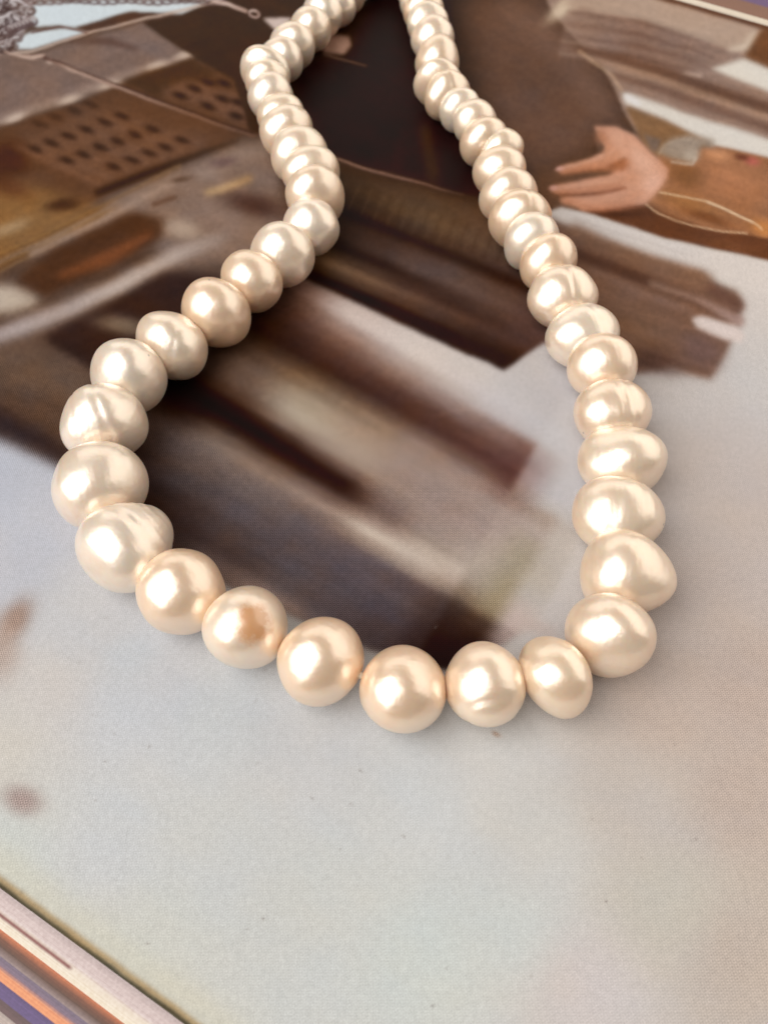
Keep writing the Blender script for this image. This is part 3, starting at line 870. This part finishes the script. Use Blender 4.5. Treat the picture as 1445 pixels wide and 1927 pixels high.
o1, o2, o3, o4, o5, o6 = [out_mm(y) for y in (1748, 1797, 1850, 1886, 1906, 1945)]
W_ = (228, 216, 200)
SH = [
    (o1, 2.9, [(0.0, (205, 186, 186)), (0.50, (212, 196, 196)), (0.62, (226, 214, 202)), (1.0, (236, 226, 208))],
     [(0.0, (220, 205, 188)), (1.0, (236, 224, 206))], (o1 * 0.66, o1 * 0.10, float((np.array(ground(138, 1823)[:2]) - a0) @ da_), (132, 84, 80))),
    (o2, 8.3, [(0.0, (200, 116, 74)), (o1 / o2, (206, 122, 80)), (o1 / o2 + .12, (120, 72, 52)), (0.85, (92, 62, 48)), (1.0, (150, 132, 132))],
     [(0.0, (140, 96, 74)), (1.0, (132, 88, 66))], None),
    (o3, 30.0, [(0.0, (120, 108, 130)), (o2 / o3, (124, 110, 132)), (o2 / o3 + .12, (128, 108, 128)), (o2 / o3 + .19, (226, 150, 106)), (1.0, (232, 156, 112))],
     [(0.0, (104, 74, 120)), (1.0, (96, 66, 120))], None),
    (o4, 31.0, [(0.0, (92, 74, 124)), (1.0, (98, 78, 128))], [(0.0, (98, 78, 128)), (1.0, (98, 78, 128))], None),
    (o5, 32.0, [(0.0, (84, 60, 66)), (1.0, (104, 78, 80))], [(0.0, (104, 78, 80)), (1.0, (104, 78, 80))], None),
    (o6, 33.0, [(0.0, (180, 166, 160)), (1.0, (188, 172, 166))], [(0.0, (180, 166, 160)), (1.0, (180, 166, 160))], None),
    (o6 + 1.6, 34.0, [(0.0, (104, 80, 78)), (1.0, (120, 92, 86))], [(0.0, (180, 166, 160)), (1.0, (180, 166, 160))], None),
    (o6 + 4.0, 35.0, [(0.0, (210, 200, 190)), (1.0, (210, 200, 190))], [(0.0, (180, 166, 160)), (1.0, (180, 166, 160))], None),
]
for k, (oa, ob, near, far, line) in enumerate(SH):
    sheet(k, -0.36 - 0.22 * k, oa, ob, sheet_material('sheet_print', near, far, (oa, ob), line))
# back cover
cv = sheet(9, -0.36 - 0.22 * 9 - 0.3, o6 + 4.6, 36.0, plain('cover_card', (0.62, 0.56, 0.5), 0.4))
cv.name = 'back_cover'
ZT = -0.36 - 0.22 * 9 - 0.3 - 0.115
tb = mesh_obj('table_top', [(-0.8, -0.6, ZT * MM), (0.8, -0.6, ZT * MM), (0.8, 0.9, ZT * MM), (-0.8, 0.9, ZT * MM)], [(0, 1, 2, 3)], M_TABLE, smooth=False)
tb['kind'] = 'structure'

# ------------------------------------------------------------------ the necklace
necklace = empty('pearl_necklace', 'strand of cream freshwater pearls laid in an open loop across the magazine page', 'necklace')
# photo x, y of each pearl, half width across the string (px), options
PEARLS = [
    (672, -34, 34), (653, -12, 36), (634, 12, 37), (607, 27, 39), (585, 54, 40.5), (550, 87, 42.5), (531, 112, 42), (500, 135, 48, dict(flat=.75)), (504, 156, 42), (510, 185, 43),
    (529, 218, 45), (541, 251, 50), (564, 293, 55), (585, 328, 54), (592, 372, 56), (585, 425, 55, dict(dents=[(-.4, -.3, .8, .03, .4)])), (531, 479, 62), (474, 531, 59),
    (407, 588, 68, dict(dents=[(.2, .3, .9, .03, .35)])), (324, 647, 69, dict(grooves=[(.45, .022, .06, .25), (.3, .012, .04, .25)])), (245, 708, 73, dict(egg=.04)),
    (195, 795, 79, dict(grooves=[(.02, .035, .06, .45), (-.62, .02, .03, .3)], egg=.05)),
    (187, 916, 89, dict(egg=.06, dents=[(-.25, -.75, .55, .05, .28)])),
    (246, 1026, 91, dict(egg=.15, grooves=[(.14, .034, .05, .1), (.42, .018, .03), (.56, .018, .03), (.70, .02, .03)])),
    (342, 1114, 84), (464, 1182, 84, dict(stain=(.30, -.35, .89), dents=[(-.3, -.4, .6, .05, .4)])), (604, 1245, 82), (755, 1297, 82.5),
    (913, 1289, 80, dict(grooves=[(-.72, .02, .06)])), (1041, 1276, 80, dict(cone=.2, thin=.74, yaw=8)), (1147, 1196, 83), (1181, 1080, 92, dict(egg=-.13, lie=.8)), (1161, 969, 87, dict(lie=.8, grooves=[(.1, .018, .06, -.2), (-.5, .016, .05)])), (1172, 867, 83, dict(egg=-.04, lie=.8)),
    (1150, 781, 74, dict(grooves=[(-.38, .034, .045), (-.1, .024, .05), (.3, .014, .06, .2)])), (1132, 691, 66), (1095, 631, 72, dict(grooves=[(-.28, .026, .05), (.2, .016, .05, .15)])),
    (1058, 558, 66, dict(grooves=[(-.08, .055, .035), (-.2, .05, .04)], egg=-.02)), (1032, 495, 56),
    (998, 457, 55), (978, 415, 61, dict(grooves=[(-.2, .03, .06)])), (957, 367, 55), (940, 325, 51, dict(yaw=4)), 
    (941, 284, 43), (909, 268, 47), (893, 231, 42), (866, 206, 42), (841, 182, 46, dict(grooves=[(.05, .03, .06)])),
    (825, 157, 46, dict(flat=.7)), (823, 117, 43), (814, 74, 40), (804, 46, 39), (797, 23, 38), (791, 4, 37.5), (783, -15, 37), (774, -34, 36),
]
rp = random.Random(11)
P, half = [], None
for rnd_ in range(3):
    P = []
    for i, it in enumerate(PEARLS):
        x, y, b = it[:3]
        op = it[3] if len(it) > 3 else {}
        z = 4.0
        for _ in range(6):
            X, Y, dep = ground(x, y, z)
            bw = b * dep / F
            # most pearls are drilled across their short axis, so they lie flatter than they are wide
            fl = op.get('lie', 0.0 if i < 33 or i > 37 else 0.5)
            bz = bw if half is None else min(bw, max(0.6 * bw, (1 - fl) * bw + fl * half[i]))
            bz *= op.get('hz', 1.0)
            z = bz
        P.append([np.array([X, Y]), bw, op, z])
    # the clasp end, out of the picture: close the loop with more pearls
    end, start = P[-1][0], P[0][0]
    gap = np.linalg.norm(end - start)
    nfill = max(3, int(gap * 1.25 / 6.0))
    for k in range(1, nfill):
        t = k / nfill
        q = end * (1 - t) + start * t + np.array([0, 1.0]) * gap * 0.35 * math.sin(math.pi * t)
        P.append([q, 3.0, {}, 3.0])
    N = len(P)
    pos = np.array([p[0] for p in P])
    d = np.array([np.linalg.norm(pos[(i + 1) % N] - pos[i]) for i in range(N)])
    half = np.array([(d[i - 1] + d[i]) / 4 for i in range(N)])
    half = np.array([min(max(half[i], 0.45 * P[i][1]), 1.06 * P[i][1]) for i in range(N)])
a = half


def pearl(i):
    c, b, op, bz = P[i]
    tan = pos[(i + 1) % N] - pos[i - 1]
    ang = math.atan2(tan[1], tan[0]) + math.radians(op.get('yaw', rp.uniform(-6, 6)))
    nt, npz = 56, 40
    rnd = [(Vector((rp.gauss(0, 1), rp.gauss(0, 1), rp.gauss(0, 1))).normalized(), rp.uniform(-.028, .028), rp.choice((2, 3))) for _ in range(5)]
    rnd += [(Vector((rp.gauss(0, 1), rp.gauss(0, 1), rp.gauss(0, 1))).normalized(), rp.uniform(-.008, .008), rp.choice((4, 5, 6))) for _ in range(5)]
    ax = op.get('disc', None)
    A = b * ax if ax else max(a[i] * 1.02, 0.55 * a[i] + 0.45 * b)
    if 'flat' in op:
        A *= op['flat']
    if 'thin' in op:
        A = b * op['thin']
    V, Fc = [], []
    for j in range(npz + 1):
        th = math.pi * j / npz
        for k in range(nt):
            ph = 2 * math.pi * k / nt
            v = Vector((math.sin(th) * math.cos(ph), math.cos(th), math.sin(th) * math.sin(ph)))
            r = 1.0
            for w, am, n in rnd:
                r += am * math.cos(n * math.acos(max(-1, min(1, v.dot(w)))))
            s = v.y
            for g, dp, wd, *tl in op.get('grooves', []):
                x = (s - g - (tl[0] if tl else 0.05) * v.x - 0.06 * math.sin(3 * v.z)) / wd
                r -= dp * math.exp(-x * x)
            for (qx, qy, qz, dp, wd) in op.get('dents', []):
                x = (v - Vector((qx, qy, qz)).normalized()).length / wd
                r -= dp * math.exp(-x * x)
            e = 1.0 - op.get('egg', 0.0) * s * 1.6
            cn = 1.0 + op.get('cone', 0.0) * v.z
            V.append(Vector((A * v.x * r * e * cn, b * v.y * r, bz * v.z * r * (e if abs(op.get('egg', 0)) > .1 else 1.0))) * MM)
    for j in range(npz):
        for k in range(nt):
            k2 = (k + 1) % nt
            Fc.append((j * nt + k, (j + 1) * nt + k, (j + 1) * nt + k2, j * nt + k2))
    mat = M_PEARL
    if 'stain' in op:
        q = Matrix.Rotation(-ang, 3, 'Z') @ Vector(op['stain'])
        mat = pearl_material((q.x, q.y, q.z))
    o = mesh_obj('pearl', V, Fc, mat, necklace)
    if 'stain' in op:
        o['label'] = 'pearl with a rough tan blemish'
    lo = min(v.z for v in V)
    o.location = (c[0] * MM, c[1] * MM, -lo + 0.00003)
    o.rotation_euler = (0, 0, ang)
    return o


for i in range(N):
    pearl(i)

# the silk thread through the drill holes
ring_pts = [Vector((P[i][0][0] * MM, P[i][0][1] * MM, P[i][3] * MM)) for i in range(N)]
V, Fc = [], []
ns = 6
for i in range(N):
    tdir = (ring_pts[(i + 1) % N] - ring_pts[i - 1]).normalized()
    u = tdir.cross(Vector((0, 0, 1))).normalized()
    w = u.cross(tdir)
    for k in range(ns):
        q = 2 * math.pi * k / ns
        V.append(ring_pts[i] + (u * math.cos(q) + w * math.sin(q)) * 0.00035)
for i in range(N):
    for k in range(ns):
        Fc.append((i * ns + k, i * ns + (k + 1) % ns, ((i + 1) % N) * ns + (k + 1) % ns, ((i + 1) % N) * ns + k))
mesh_obj('thread', V, Fc, M_THREAD, necklace)
